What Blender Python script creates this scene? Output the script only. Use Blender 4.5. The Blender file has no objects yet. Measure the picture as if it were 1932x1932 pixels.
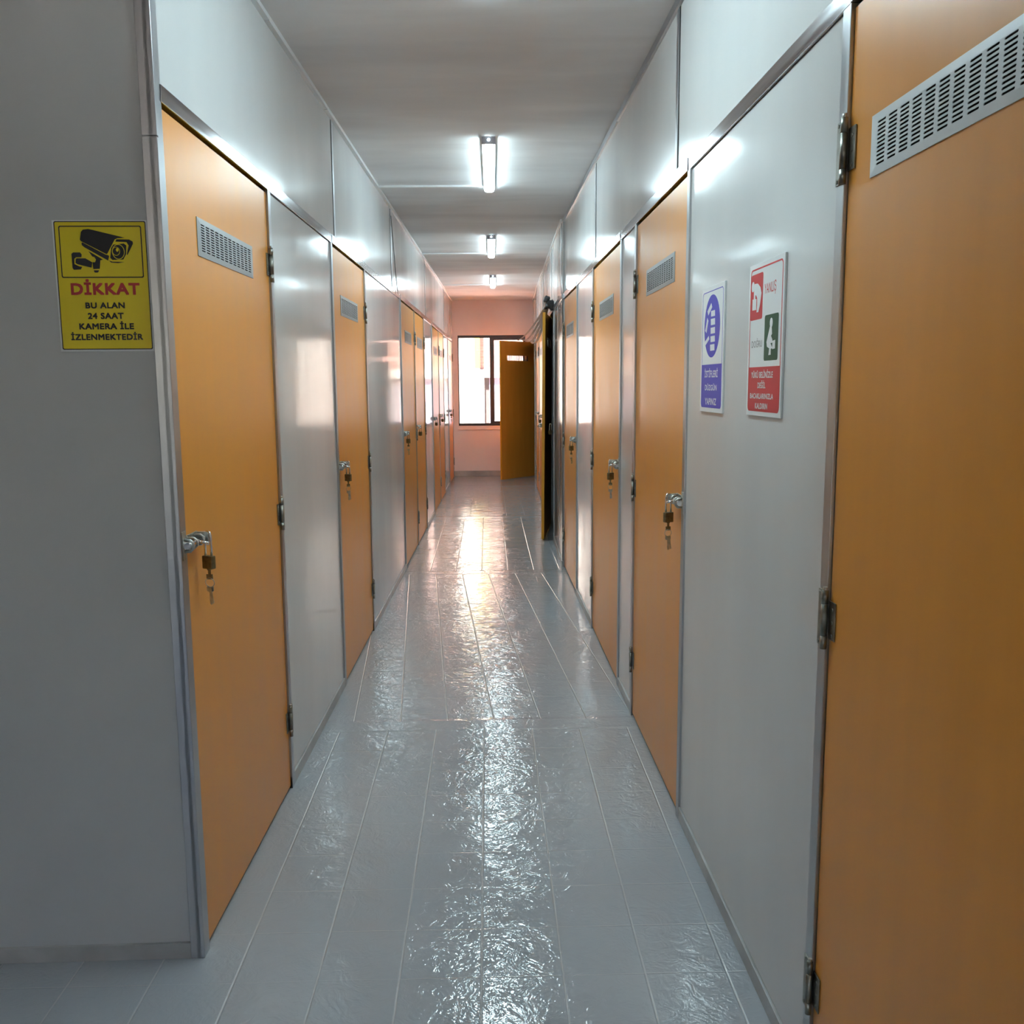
import bpy, bmesh, math, random
import numpy as np
from mathutils import Vector, Matrix, Euler
random.seed(4)
C = bpy.context.scene.collection
PI = math.pi

# ------------------------------------------------------------------ camera, sky, sun, exposure
CAM_H = 1.4
FPX = 1725.8
PITCH, ROLL, YAW = 0.139458, -0.007351, 0.008788
cd = bpy.data.cameras.new('camera'); cam = bpy.data.objects.new('camera', cd); C.objects.link(cam)
cd.sensor_width = 36; cd.sensor_height = 36; cd.sensor_fit = 'HORIZONTAL'
cd.lens = FPX / 1932 * 36; cd.clip_start = 0.02; cd.clip_end = 200
fwd = Vector((math.sin(YAW)*math.cos(PITCH), math.cos(YAW)*math.cos(PITCH), -math.sin(PITCH)))
rt = Vector((math.cos(YAW), -math.sin(YAW), 0)); up = rt.cross(fwd)
r2 = rt*math.cos(ROLL) + up*math.sin(ROLL); u2 = -rt*math.sin(ROLL) + up*math.cos(ROLL)
M = Matrix.Identity(4)
for i in range(3):
    M[i][0] = r2[i]; M[i][1] = u2[i]; M[i][2] = -fwd[i]
M[2][3] = CAM_H
cam.matrix_world = M
bpy.context.scene.camera = cam

wd = bpy.data.worlds.new('world'); bpy.context.scene.world = wd; wd.use_nodes = True
nt = wd.node_tree; bg = nt.nodes['Background']
sky = nt.nodes.new('ShaderNodeTexSky'); sky.sky_type = 'NISHITA'; sky.sun_disc = False
sky.sun_elevation = math.radians(66); sky.sun_rotation = math.radians(160)
nt.links.new(sky.outputs[0], bg.inputs[0]); bg.inputs[1].default_value = 0.8

sd = bpy.data.lights.new('sun', 'SUN'); sd.energy = 210; sd.angle = math.radians(0.6); sd.color = (1.0, 0.93, 0.82)
so = bpy.data.objects.new('sun', sd); C.objects.link(so)
so.location = (-4, -8, 14)
so.rotation_euler = Vector((0.14, 0.38, -0.91)).to_track_quat('-Z', 'Y').to_euler()

LAMP_RAD = 53.0
LAMP_COL = (0.71, 0.935, 1.0)
vs = bpy.context.scene.view_settings
vs.view_transform = 'Standard'; vs.look = 'None'; vs.gamma = 1.0; vs.use_curve_mapping = False
vs.exposure = 0.28
cy = bpy.context.scene.cycles
cy.max_bounces = 10; cy.diffuse_bounces = 6; cy.glossy_bounces = 6; cy.transparent_max_bounces = 12
cy.sample_clamp_indirect = 20.0; cy.blur_glossy = 0.3
cy.caustics_reflective = True; cy.use_denoising = True

# ------------------------------------------------------------------ materials
def srgb(r, g, b):
    def f(c):
        c /= 255
        return c/12.92 if c <= .04045 else ((c+.055)/1.055)**2.4
    return (f(r), f(g), f(b), 1)
def mat(name, col, rough=.5, metal=0, spec=.5, coat=0):
    m = bpy.data.materials.new(name); m.use_nodes = True
    b = m.node_tree.nodes['Principled BSDF']
    b.inputs['Base Color'].default_value = col if len(col) == 4 else (*col, 1)
    b.inputs['Roughness'].default_value = rough; b.inputs['Metallic'].default_value = metal
    b.inputs['Specular IOR Level'].default_value = spec
    b.inputs['Coat Weight'].default_value = coat
    return m
def N(m, t, **kw):
    n = m.node_tree.nodes.new(t)
    for k, v in kw.items():
        if k in n.inputs: n.inputs[k].default_value = v
        else: setattr(n, k, v)
    return n
def LK(m, a, b): m.node_tree.links.new(a, b)
def bsdf(m): return m.node_tree.nodes['Principled BSDF']
def coords(m, scale=(1, 1, 1), rot=(0, 0, 0), kind='Object'):
    tc = N(m, 'ShaderNodeTexCoord'); mp = N(m, 'ShaderNodeMapping')
    mp.inputs['Scale'].default_value = scale; mp.inputs['Rotation'].default_value = rot
    LK(m, tc.outputs[kind], mp.inputs['Vector']); return mp.outputs['Vector']
def vary(m, c1, c2, scale=(1, 1, 1), nscale=3, detail=4, lo=.35, hi=.65, kind='Object', rough=None):
    v = coords(m, scale, kind=kind)
    nz = N(m, 'ShaderNodeTexNoise', Scale=nscale, Detail=detail); LK(m, v, nz.inputs['Vector'])
    mr = N(m, 'ShaderNodeMapRange'); mr.inputs[1].default_value = lo; mr.inputs[2].default_value = hi
    LK(m, nz.outputs[0], mr.inputs[0])
    mx = N(m, 'ShaderNodeMix', data_type='RGBA')
    mx.inputs[6].default_value = c1; mx.inputs[7].default_value = c2
    LK(m, mr.outputs[0], mx.inputs[0]); LK(m, mx.outputs[2], bsdf(m).inputs['Base Color'])
    if rough:
        m2 = N(m, 'ShaderNodeMapRange'); m2.inputs[3].default_value = rough[0]; m2.inputs[4].default_value = rough[1]
        LK(m, mr.outputs[0], m2.inputs[0]); LK(m, m2.outputs[0], bsdf(m).inputs['Roughness'])
    return mx
def bump(m, scale, nscale, strength, dist, detail=2, kind='Object'):
    v = coords(m, scale, kind=kind)
    nz = N(m, 'ShaderNodeTexNoise', Scale=nscale, Detail=detail); LK(m, v, nz.inputs['Vector'])
    b = N(m, 'ShaderNodeBump', Strength=strength, Distance=dist)
    LK(m, nz.outputs[0], b.inputs['Height']); LK(m, b.outputs[0], bsdf(m).inputs['Normal']); return b

MT = {}
# white laminated sandwich panel: glossy, faintly wavy
p = MT['panel'] = mat('white_laminate', (.66, .67, .67), .16, spec=.5)
vary(p, (.63, .64, .645, 1), (.69, .70, .695, 1), (1, 1, .25), 2.0, 4, rough=(.07, .13))
bump(p, (1.2, 1, .6), 2.2, .35, .004, 3)
p = MT['upper'] = mat('white_laminate_upper', (.66, .67, .67), .2)
vary(p, (.63, .64, .645, 1), (.69, .70, .695, 1), (1, 1, .4), 2.0, 4, rough=(.09, .15))
bump(p, (1, 1, .8), 1.8, .35, .004, 3)
p = MT['dim_matte_panel'] = mat('dimmed_white_panel', (.60, .61, .60), .5)  # white panel with the dim light on this face put into its colour
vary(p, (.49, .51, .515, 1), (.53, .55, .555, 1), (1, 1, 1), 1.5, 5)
# orange laminate with very faint vertical grain
p = MT['orange'] = mat('orange_laminate', srgb(226, 148, 58), .33)
vary(p, srgb(220, 146, 52), srgb(228, 153, 60), (4, 1, .4), 3, 3, .3, .7, rough=(.30, .37))
bump(p, (1.2, 1, .5), 1.6, .15, .003, 2)
MT['yellow_edge'] = mat('yellow_edge_band', srgb(222, 160, 34), .4)
MT['vent_shade'] = mat('vent_hole_shade', srgb(62, 42, 40), .55)  # dark colour paints shade onto the sides of the vent holes
vary(MT['vent_shade'], srgb(52, 36, 35), srgb(70, 48, 45), (6, 1, .4), 4, 4)
p = MT['alu'] = mat('brushed_aluminium', (.62, .63, .65), .30, 1.0)
vary(p, (.43, .44, .46, 1), (.49, .50, .52, 1), (8, 8, .6), 3, 3, rough=(.30, .40))
p = MT['alu_rail'] = mat('aluminium_rail', (.62, .63, .65), .30, 1.0)
vary(p, (.45, .45, .47, 1), (.60, .60, .62, 1), (.7, 20, 20), 3, 4, rough=(.13, .22))
MT['base'] = mat('grey_skirting', (.40, .41, .41), .35); vary(MT['base'], (.34, .35, .35, 1), (.46, .47, .47, 1), (1, 1, 1), 6, 5)
MT['gap'] = mat('dark_gap', (.02, .017, .016), .8)
MT['steel'] = mat('galvanised_steel', (.50, .51, .48), .34, 1.0); vary(MT['steel'], (.40, .41, .38, 1), (.60, .61, .58, 1), (1, 1, 1), 60, 3)
MT['hinge'] = mat('hinge_steel', (.30, .30, .27), .38, 1.0); vary(MT['hinge'], (.24, .24, .21, 1), (.36, .36, .33, 1), (1, 1, 1), 50, 3)
MT['chrome'] = mat('polished_steel', (.75, .75, .76), .14, 1.0)
MT['brass'] = mat('aged_brass', (.20, .165, .09), .42, 0.8); vary(MT['brass'], (.16, .13, .075, 1), (.25, .20, .11, 1), (1, 1, 1), 80, 3)
MT['vent'] = mat('grey_vent_plastic', (.34, .355, .36), .4)
MT['vent_white'] = mat('white_vent_plastic', (.62, .66, .67), .4)
MT['black'] = mat('black_print', (.016, .014, .018), .5)
MT['red'] = mat('red_print', srgb(190, 52, 52), .5)
MT['red_sign'] = mat('red_sign_print', srgb(205, 62, 66), .5, spec=.3)
MT['yellow'] = mat('yellow_print', srgb(230, 208, 22), .45)
MT['blue'] = mat('blue_print', srgb(84, 80, 190), .5, spec=.3)
MT['green'] = mat('green_print', srgb(44, 84, 58), .5, spec=.3)
MT['white'] = mat('white_print', (.80, .83, .84), .5, spec=.3)
MT['sign_white'] = mat('white_sign_board', (.78, .82, .83), .45, spec=.35)
MT['grey_print'] = mat('grey_print', (.17, .18, .18), .45)
MT['plastic'] = mat('white_plastic', (.72, .73, .74), .4)
MT['lampend'] = mat('lamp_end_plastic', (.38, .36, .40), .5)
p = MT['stained'] = mat('stained_grey_panel', (.25, .26, .26), .2)
vary(p, (.11, .115, .12, 1), (.25, .25, .245, 1), (1.6, 1, .35), 2.5, 5, .32, .68, rough=(.12, .32))
bump(p, (1.2, 1, .4), 1.6, .3, .003, 2)
p = MT['pink'] = mat('pale_pink_plaster', (.76, .60, .55), .6)
vary(p, (.80, .70, .69, 1), (.86, .76, .75, 1), (1, 1, 1), 1.6, 6); bump(p, (1, 1, 1), 30, .2, .002, 4)
MT['wframe'] = mat('dark_brown_window_frame', (.055, .04, .04), .35)
MT['cloth'] = mat('black_cloth', (.012, .01, .012), .6)
MT['strip'] = mat('pale_beige_strip', (.55, .48, .44), .4)
MT['lobby_paint'] = mat('grey_lobby_paint', (.20, .21, .22), .8)
MT['plaster'] = mat('white_plaster', (.235, .235, .23), .8)
MT['lower_wall'] = mat('shaded_lower_wall', (.054, .054, .084), .7)  # blue-grey puts shade under a blue sky into the colour
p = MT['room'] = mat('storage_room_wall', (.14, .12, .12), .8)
# ceiling: grey paint with transverse dirty streaks
p = MT['ceil'] = mat('grey_painted_ceiling', (.5, .5, .5), .75, spec=.2)
v = coords(p, (.7, 2.6, 1), kind='Object')
n1 = N(p, 'ShaderNodeTexNoise', Scale=1.5, Detail=7, Distortion=.5); LK(p, v, n1.inputs['Vector'])
n2 = N(p, 'ShaderNodeTexNoise', Scale=.55, Detail=3); LK(p, v, n2.inputs['Vector'])
mu = N(p, 'ShaderNodeMath', operation='MULTIPLY'); LK(p, n1.outputs[0], mu.inputs[0]); LK(p, n2.outputs[0], mu.inputs[1])
cr = N(p, 'ShaderNodeValToRGB'); LK(p, mu.outputs[0], cr.inputs[0])
cr.color_ramp.elements[0].position = .12; cr.color_ramp.elements[0].color = (.63, .605, .605, 1)
cr.color_ramp.elements[1].position = .32; cr.color_ramp.elements[1].color = (.77, .75, .75, 1)
LK(p, cr.outputs[0], bsdf(p).inputs['Base Color'])
# outdoors
p = MT['brick'] = mat('pink_brick', (.7, .45, .38), .85)
v = coords(p, (1, 1, 1)); bk = N(p, 'ShaderNodeTexBrick', Scale=4.5)
bk.inputs['Color1'].default_value = (.167, .096, .084, 1); bk.inputs['Color2'].default_value = (.143, .080, .071, 1); bk.inputs['Mortar'].default_value = (.18, .13, .12, 1)
LK(p, coords(p, (1, 1, 1), (PI/2, 0, 0)), bk.inputs['Vector']); LK(p, bk.outputs[0], bsdf(p).inputs['Base Color'])
MT['yellow_paint'] = mat('yellow_paint', (.20, .18, .003), .6)
MT['shutter'] = mat('grey_shutter', (.008, .0078, .0098), .6)
MT['reflector'] = mat('pink_reflector', (.62, .35, .28), .8); vary(MT['reflector'], (.56, .30, .24, 1), (.68, .40, .33, 1), (1, 1, 1), 3, 4)  # colour of the added slab that bounces pink light indoors
MT['ground'] = mat('pale_concrete', (.45, .42, .40), .9)
# window glass: clear with a fresnel sheen
p = MT['glass'] = bpy.data.materials.new('clear_window_glass'); p.use_nodes = True
p.node_tree.nodes.remove(p.node_tree.nodes['Principled BSDF'])
tr = N(p, 'ShaderNodeBsdfTransparent'); gl = N(p, 'ShaderNodeBsdfGlossy', Roughness=.02); fr = N(p, 'ShaderNodeFresnel', IOR=1.45)
tr.inputs[0].default_value = (.97, .98, .98, 1)
ms = N(p, 'ShaderNodeMixShader'); LK(p, fr.outputs[0], ms.inputs[0]); LK(p, tr.outputs[0], ms.inputs[1]); LK(p, gl.outputs[0], ms.inputs[2])
LK(p, ms.outputs[0], p.node_tree.nodes['Material Output'].inputs[0])
p = MT['lamp'] = mat('led_diffuser', (.9, .9, .9), .4)
bsdf(p).inputs['Emission Color'].default_value = (*LAMP_COL, 1); bsdf(p).inputs['Emission Strength'].default_value = LAMP_RAD

# floor: glossy pale grey painted 20 cm tiles, screed bands where the building modules meet
BANDS = (3.64, 6.74, 9.62, 12.6)
p = MT['floor'] = mat('glossy_grey_painted_tiles', (.40, .41, .42), .14, spec=.5)
tc = N(p, 'ShaderNodeTexCoord'); rotm = N(p, 'ShaderNodeMapping'); rotm.inputs['Rotation'].default_value = (0, 0, -.0165)
LK(p, tc.outputs['Object'], rotm.inputs['Vector'])
sx = N(p, 'ShaderNodeSeparateXYZ'); LK(p, rotm.outputs[0], sx.inputs[0])
def math_n(op, a, b=None, c=None):
    n = N(p, 'ShaderNodeMath', operation=op)
    for i, q in enumerate((a, b, c)):
        if q is None: continue
        if isinstance(q, (int, float)): n.inputs[i].default_value = q
        else: LK(p, q, n.inputs[i])
    return n.outputs[0]
shift = 0.0
wob = N(p, 'ShaderNodeTexNoise', Scale=1.6, Detail=3); LK(p, tc.outputs['Object'], wob.inputs['Vector'])
wv = math_n('MULTIPLY', math_n('SUBTRACT', wob.outputs[0], .5), .006)
acc = None
for i, b in enumerate(BANDS):
    s = math_n('MULTIPLY', math_n('GREATER_THAN', sx.outputs[1], b), (-.045, .075, -.05, .03)[i])
    acc = s if acc is None else math_n('ADD', acc, s)
# the tiles between the first two bands are laid a few degrees askew
skew = math_n('MULTIPLY', math_n('MULTIPLY', math_n('GREATER_THAN', sx.outputs[1], BANDS[0]), math_n('LESS_THAN', sx.outputs[1], BANDS[1])), math_n('MULTIPLY', math_n('SUBTRACT', sx.outputs[1], BANDS[0]), .072))
xs = math_n('ADD', math_n('ADD', math_n('ADD', sx.outputs[0], wv), acc), skew)
ys = math_n('ADD', sx.outputs[1], wv)
def line(co, period, off, w):
    f = math_n('FRACT', math_n('DIVIDE', math_n('ADD', co, off + 100*period), period))
    d = math_n('MULTIPLY', math_n('ABSOLUTE', math_n('SUBTRACT', f, .5)), period)      # distance from the tile middle
    d = math_n('SUBTRACT', period/2, d)                                               # distance from the joint
    mr = N(p, 'ShaderNodeMapRange', interpolation_type='SMOOTHSTEP'); LK(p, d, mr.inputs[0])
    mr.inputs[1].default_value = 0; mr.inputs[2].default_value = w; mr.inputs[3].default_value = 1; mr.inputs[4].default_value = 0
    return mr.outputs[0]
lx = line(xs, .1955, .03, .0042)
ly = line(ys, .1965, -.04, .0032)
fade = N(p, 'ShaderNodeTexNoise', Scale=2.3, Detail=2); LK(p, tc.outputs['Object'], fade.inputs['Vector'])
fm = N(p, 'ShaderNodeMapRange'); LK(p, fade.outputs[0], fm.inputs[0]); fm.inputs[1].default_value = .38; fm.inputs[2].default_value = .58; fm.inputs[3].default_value = .15
gro = math_n('MAXIMUM', lx, math_n('MULTIPLY', ly, fm.outputs[0]))
band = None
for b in BANDS:
    mr = N(p, 'ShaderNodeMapRange', interpolation_type='SMOOTHSTEP'); LK(p, math_n('ABSOLUTE', math_n('SUBTRACT', sx.outputs[1], b)), mr.inputs[0])
    mr.inputs[1].default_value = .045; mr.inputs[2].default_value = .075; mr.inputs[3].default_value = 1; mr.inputs[4].default_value = 0
    band = mr.outputs[0] if band is None else math_n('MAXIMUM', band, mr.outputs[0])
inv = math_n('SUBTRACT', 1.0, band)
gro = math_n('MULTIPLY', gro, inv)
slate = N(p, 'ShaderNodeTexNoise', Scale=26, Detail=4, Distortion=1.2); LK(p, tc.outputs['Object'], slate.inputs['Vector'])
slate2 = N(p, 'ShaderNodeTexNoise', Scale=8, Detail=3, Distortion=2.2); LK(p, tc.outputs['Object'], slate2.inputs['Vector'])
rid = N(p, 'ShaderNodeTexNoise', Scale=16, Detail=2, Distortion=2.5); LK(p, tc.outputs['Object'], rid.inputs['Vector'])
rd = math_n('ABSOLUTE', math_n('SUBTRACT', rid.outputs[0], .5))
hgt = math_n('ADD', math_n('ADD', math_n('MULTIPLY', slate.outputs[0], .13), math_n('MULTIPLY', slate2.outputs[0], .60)), math_n('MULTIPLY', rd, -.55))
msk = N(p, 'ShaderNodeTexNoise', Scale=3.2, Detail=2); LK(p, tc.outputs['Object'], msk.inputs['Vector'])
mk = N(p, 'ShaderNodeMapRange'); LK(p, msk.outputs[0], mk.inputs[0]); mk.inputs[1].default_value = .40; mk.inputs[2].default_value = .62; mk.inputs[3].default_value = .65
hgt = math_n('MULTIPLY', hgt, mk.outputs[0])
hgt = math_n('ADD', hgt, math_n('MULTIPLY', gro, -.30))
hgt = math_n('ADD', hgt, math_n('MULTIPLY', band, .35))
bp = N(p, 'ShaderNodeBump', Strength=.9, Distance=.0046); LK(p, hgt, bp.inputs['Height']); LK(p, bp.outputs[0], bsdf(p).inputs['Normal'])
cvar = N(p, 'ShaderNodeTexNoise', Scale=1.3, Detail=5); LK(p, tc.outputs['Object'], cvar.inputs['Vector'])
m1 = N(p, 'ShaderNodeMix', data_type='RGBA'); m1.inputs[6].default_value = (.35, .38, .415, 1); m1.inputs[7].default_value = (.41, .44, .475, 1); LK(p, cvar.outputs[0], m1.inputs[0])
m2 = N(p, 'ShaderNodeMix', data_type='RGBA'); LK(p, m1.outputs[2], m2.inputs[6]); m2.inputs[7].default_value = (.60, .60, .60, 1)
LK(p, math_n('MULTIPLY', gro, .55), m2.inputs[0]); LK(p, m2.outputs[2], bsdf(p).inputs['Base Color'])
rr = N(p, 'ShaderNodeMapRange'); LK(p, cvar.outputs[0], rr.inputs[0]); rr.inputs[3].default_value = .045; rr.inputs[4].default_value = .10
LK(p, rr.outputs[0], bsdf(p).inputs['Roughness'])

# ------------------------------------------------------------------ mesh helpers; o = distance out of the wall (local -Y)
class MB:
    def __init__(s): s.bm = bmesh.new()
    def box(s, x0, x1, o0, o1, z0, z1, mi=0, bev=0):
        vs_ = [s.bm.verts.new((x, -o, z)) for x in (x0, x1) for o in (o0, o1) for z in (z0, z1)]
        fs = []
        for f in ((0, 1, 3, 2), (4, 6, 7, 5), (0, 4, 5, 1), (2, 3, 7, 6), (0, 2, 6, 4), (1, 5, 7, 3)):
            q = s.bm.faces.new([vs_[i] for i in f]); q.material_index = mi; fs.append(q)
        bmesh.ops.recalc_face_normals(s.bm, faces=fs)
        if bev:
            es = list({e for f in fs for e in f.edges})
            bmesh.ops.bevel(s.bm, geom=es, offset=bev, segments=2, profile=.6, affect='EDGES', clamp_overlap=True)
        return s
    def ring(s, outer, inner, o0, o1, mi=0, edge_mi=None, back_mi=None, inner_mi=None):
        """a board with a rectangular hole; outer/inner = (x0, x1, z0, z1)"""
        def loop(r, o): return [s.bm.verts.new((x, -o, z)) for x, z in ((r[0], r[2]), (r[1], r[2]), (r[1], r[3]), (r[0], r[3]))]
        of, ob, nf, nb = loop(outer, o1), loop(outer, o0), loop(inner, o1), loop(inner, o0)
        fs = []
        for i in range(4):
            j = (i+1) % 4
            for q, k in (((of[i], of[j], nf[j], nf[i]), mi), ((ob[j], ob[i], nb[i], nb[j]), back_mi if back_mi is not None else mi),
                         ((of[j], of[i], ob[i], ob[j]), edge_mi if edge_mi is not None else mi), ((nf[i], nf[j], nb[j], nb[i]), inner_mi if inner_mi is not None else mi)):
                f = s.bm.faces.new(q); f.material_index = k; fs.append(f)
        bmesh.ops.recalc_face_normals(s.bm, faces=fs); return s
    def tube(s, pts, r, n=10, closed=False, mi=0):
        """round bar through local (x, o, z) points"""
        P = [Vector((x, -o, z)) for x, o, z in pts]; rings = []; m = len(P); prev = None
        for i, q in enumerate(P):
            a = P[(i-1) % m] if (closed or i > 0) else P[i]; b = P[(i+1) % m] if (closed or i < m-1) else P[i]
            t = (b-a).normalized()
            if prev is None:
                u = t.orthogonal().normalized()
            else:
                u = (prev - t*prev.dot(t)).normalized()
            prev = u; w = t.cross(u)
            rings.append([s.bm.verts.new(q + (u*math.cos(2*PI*k/n) + w*math.sin(2*PI*k/n))*r) for k in range(n)])
        fs = []
        for i in range(m if closed else m-1):
            A, B = rings[i], rings[(i+1) % m]
            for k in range(n):
                f = s.bm.faces.new((A[k], A[(k+1) % n], B[(k+1) % n], B[k])); f.smooth = True; f.material_index = mi; fs.append(f)
        if not closed:
            for f in (rings[0][::-1], rings[-1]):
                f = s.bm.faces.new(f); f.material_index = mi; fs.append(f)
        bmesh.ops.recalc_face_normals(s.bm, faces=fs); return s
    def cyl(s, a, b, r, n=16, mi=0): return s.tube([a, b], r, n, mi=mi)
    def prism(s, poly, o0, o1, mi=0):
        """flat shape in x-z given thickness"""
        A = [s.bm.verts.new((x, -o1, z)) for x, z in poly]; B = [s.bm.verts.new((x, -o0, z)) for x, z in poly]
        fs = [s.bm.faces.new(A), s.bm.faces.new(B[::-1])]; n = len(poly)
        for i in range(n): fs.append(s.bm.faces.new((A[i], B[i], B[(i+1) % n], A[(i+1) % n])))
        for f in fs: f.material_index = mi
        bmesh.ops.recalc_face_normals(s.bm, faces=fs); return s
    def build(s, name, m, parent=None, loc=(0, 0, 0), rotz=0):
        me = bpy.data.meshes.new(name); s.bm.to_mesh(me); s.bm.free()
        for q in (m if isinstance(m, (list, tuple)) else [m]): me.materials.append(MT[q] if isinstance(q, str) else q)
        o = bpy.data.objects.new(name, me); C.objects.link(o)
        if parent: o.parent = parent
        o.location = loc; o.rotation_euler = (0, 0, rotz)
        return o
def tag(o, label=None, cat=None, group=None, kind=None):
    if label: o['label'] = label
    if cat: o['category'] = cat
    if group: o['group'] = group
    if kind: o['kind'] = kind
    return o
def empty(name, loc, rotz=0, **kw):
    o = bpy.data.objects.new(name, None); C.objects.link(o); o.location = loc; o.rotation_euler = (0, 0, rotz)
    o.empty_display_size = .1
    return tag(o, **kw)
def copy_tree(o, parent=None):
    c = o.copy(); C.objects.link(c)
    if parent: c.parent = parent
    for ch in list(o.children): copy_tree(ch, c)
    return c
def S(o, label, cat): return tag(o, label, cat, kind='structure')

class Frame:
    """a straight wall run; pos(y) is the point of its face at that depth, rot turns local X along it"""
    def __init__(s, x0, tan, side):
        s.x0, s.tan, s.side = x0, tan, side
        s.rot = math.atan2(1, tan) if side < 0 else math.atan2(-1, -tan)
        s.c = math.cos(math.atan(tan))
    def pos(s, y, z=0): return (s.x0 + s.tan*y, y, z)
    def run(s, ya, yb):
        """local x span of a stretch when the origin is at the run's local zero (near end left, far end right wall)"""
        return (yb-ya)/s.c
LW = Frame(-.7552, 0.0, -1)
RW = Frame(.6276, -.02418, 1)
RF = Frame(.437, .0012, 1)
ZC = 2.575                                        # ceiling height near the camera
def zc(y): return 2.572 + max(0, y-3)*.0058
DOOR_T = 2.02; RAIL_T = 2.058

# ------------------------------------------------------------------ floor, ceiling
b = MB(); b.box(-4.2, 1.9, 5.2, -14.05, -.12, 0)
S(b.build('floor', 'floor'), 'glossy pale grey painted tile floor running down the corridor', 'floor')
b = MB()
for ya, yb in ((-5.2, 3.0), (3.0, 14.05)):
    vsn = [b.bm.verts.new((x, y, z)) for x in (-4.2, 1.9) for y in (ya, yb) for z in (zc(y), zc(y)+.25)]
    for f in ((0, 1, 3, 2), (4, 6, 7, 5), (0, 4, 5, 1), (2, 3, 7, 6), (0, 2, 6, 4), (1, 5, 7, 3)): b.bm.faces.new([vsn[i] for i in f])
bmesh.ops.recalc_face_normals(b.bm, faces=b.bm.faces)
S(b.build('ceiling', 'ceil'), 'grey painted corridor ceiling with dirty streaks', 'ceiling')

# ------------------------------------------------------------------ corridor walls
def wall(name, fr, ya, yb, bays, seams, label, cavities=(), skirt=True, posts=True, zl=None):
    """bays: (kind, near y, far y); lower strip of doors / panels, rail, upper panels"""
    near_left = fr.side < 0
    org = ya if near_left else yb
    W = empty(name, fr.pos(org), fr.rot); S(W, label, 'wall')
    def sp(a, c):                                  # y span -> local x span
        return ((a-org)/fr.c, (c-org)/fr.c) if near_left else ((org-c)/fr.c, (org-a)/fr.c)
    ztop = max(zc(ya), zc(yb)) + .02
    # dark backing added to blacken gaps and block light, open at open doorways
    segs = []; cur = ya
    for ca, cb in sorted(cavities): segs.append((cur, ca)); cur = cb
    segs.append((cur, yb)); m = MB()
    for a, c in segs:
        x0, x1 = sp(a, c); m.box(x0, x1, -.30, -.05, 0, ztop)
    for ca, cb in cavities:
        x0, x1 = sp(ca, cb); m.box(x0, x1, -.30, -.05, DOOR_T+.01, ztop)
    m.build('dark_backing', 'gap', W)
    for kind, a, c in bays:
        x0, x1 = sp(a, c)
        if kind in ('panel', 'stained'):
            zb = .045 if skirt else .0
            MB().box(x0+.002, x1-.002, -.05, 0, zb, DOOR_T-.0015, bev=.001).build('lower_panel' if kind == 'panel' else 'stained_panel', kind, W)
            if skirt: MB().box(x0, x1, -.05, .006, 0, .043, bev=.0015).build('skirting', 'base', W)
        off = .004 + (.002 if kind == 'panel' else .0045)
        MB().box(x0-.002, x1+.002, -.05, off, DOOR_T, RAIL_T, bev=.0015).build('header_rail', 'alu_rail', W)
    ends = sorted({a for k, a, c in bays if k != 'panel' and k != 'stained'} | {c for k, a, c in bays if k != 'panel' and k != 'stained'})
    inner = {a for k, a, c in bays if k == 'door'} & {c for k, a, c in bays if k == 'door'}
    for y in ends:
        k_next = any(abs(a-y) < 1e-6 and k in ('door',) for k, a, c in bays)      # door lies beyond this edge
        if y in inner: a, c = y-.006, y+.006
        elif k_next: a, c = y-.034, y
        else: a, c = y, y+.034
        x0, x1 = sp(max(a, ya), min(c, yb))
        MB().box(x0, x1, -.05, .007, 0, DOOR_T, bev=.0015).build('post', 'alu', W)
    ss = [ya] + list(seams) + [yb]
    for a, c in zip(ss[:-1], ss[1:]):
        x0, x1 = sp(a, c)
        MB().box(x0+.003, x1-.003, -.05, 0, RAIL_T+.001, ztop, bev=.0015).build('upper_panel', 'upper', W)
    for y in seams:
        x0, x1 = sp(y-.004, y+.026)
        j_ = MB().box(x0, x1, -.045, .0030, RAIL_T, ztop, bev=.001).build('joint_strip', 'alu', W)
        x0, x1 = sp(y-.016, y-.004)
        MB().box(x0, x1, -.045, .0012, RAIL_T, ztop).build('joint_gap', 'gap', W)
    return W

Lb = [('door', 2.13, 3.05), ('panel', 3.05, 4.17), ('door', 4.17, 5.11), ('panel', 5.11, 6.91), ('door', 6.91, 7.94), ('door', 7.94, 8.87),
      ('panel', 8.87, 9.89), ('door', 9.89, 10.88), ('door', 10.88, 11.76), ('panel', 11.76, 12.78), ('door', 12.78, 13.78), ('panel', 13.78, 13.97)]
wall('wall_left', LW, 2.10, 13.97, Lb, (4.27, 6.42, 9.17, 12.05), 'left corridor wall of glossy white panels between orange doors')
Rb = [('door', -1.1, -.2), ('panel', -.2, .70), ('door', .70, 1.61), ('panel', 1.61, 2.82), ('door', 2.82, 3.725), ('panel', 3.725, 4.14), ('door', 4.14, 5.125), ('panel', 5.125, 6.0), ('door', 6.0, 6.90)]
Rb = Rb[1:]
wall('wall_right', RW, -5.2, 6.92, [('panel', -5.2, -.2)] + Rb, (-2.0, .9, 3.0, 5.06), 'right corridor wall of glossy white panels carrying the two safety signs')
RFb = [('stained', 6.93, 8.10), ('door', 8.10, 9.04), ('panel', 9.04, 10.4), ('door', 10.4, 11.4), ('door', 11.4, 12.4), ('panel', 12.4, 13.12), ('door', 13.12, 13.90), ('panel', 13.90, 13.97)]
wall('wall_right_far', RF, 6.92, 13.97, RFb, (7.05, 8.44, 10.3, 12.1), 'far stretch of the right wall starting at a dark stained grey panel', cavities=((8.13, 9.02), (13.15, 13.88)))

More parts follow.
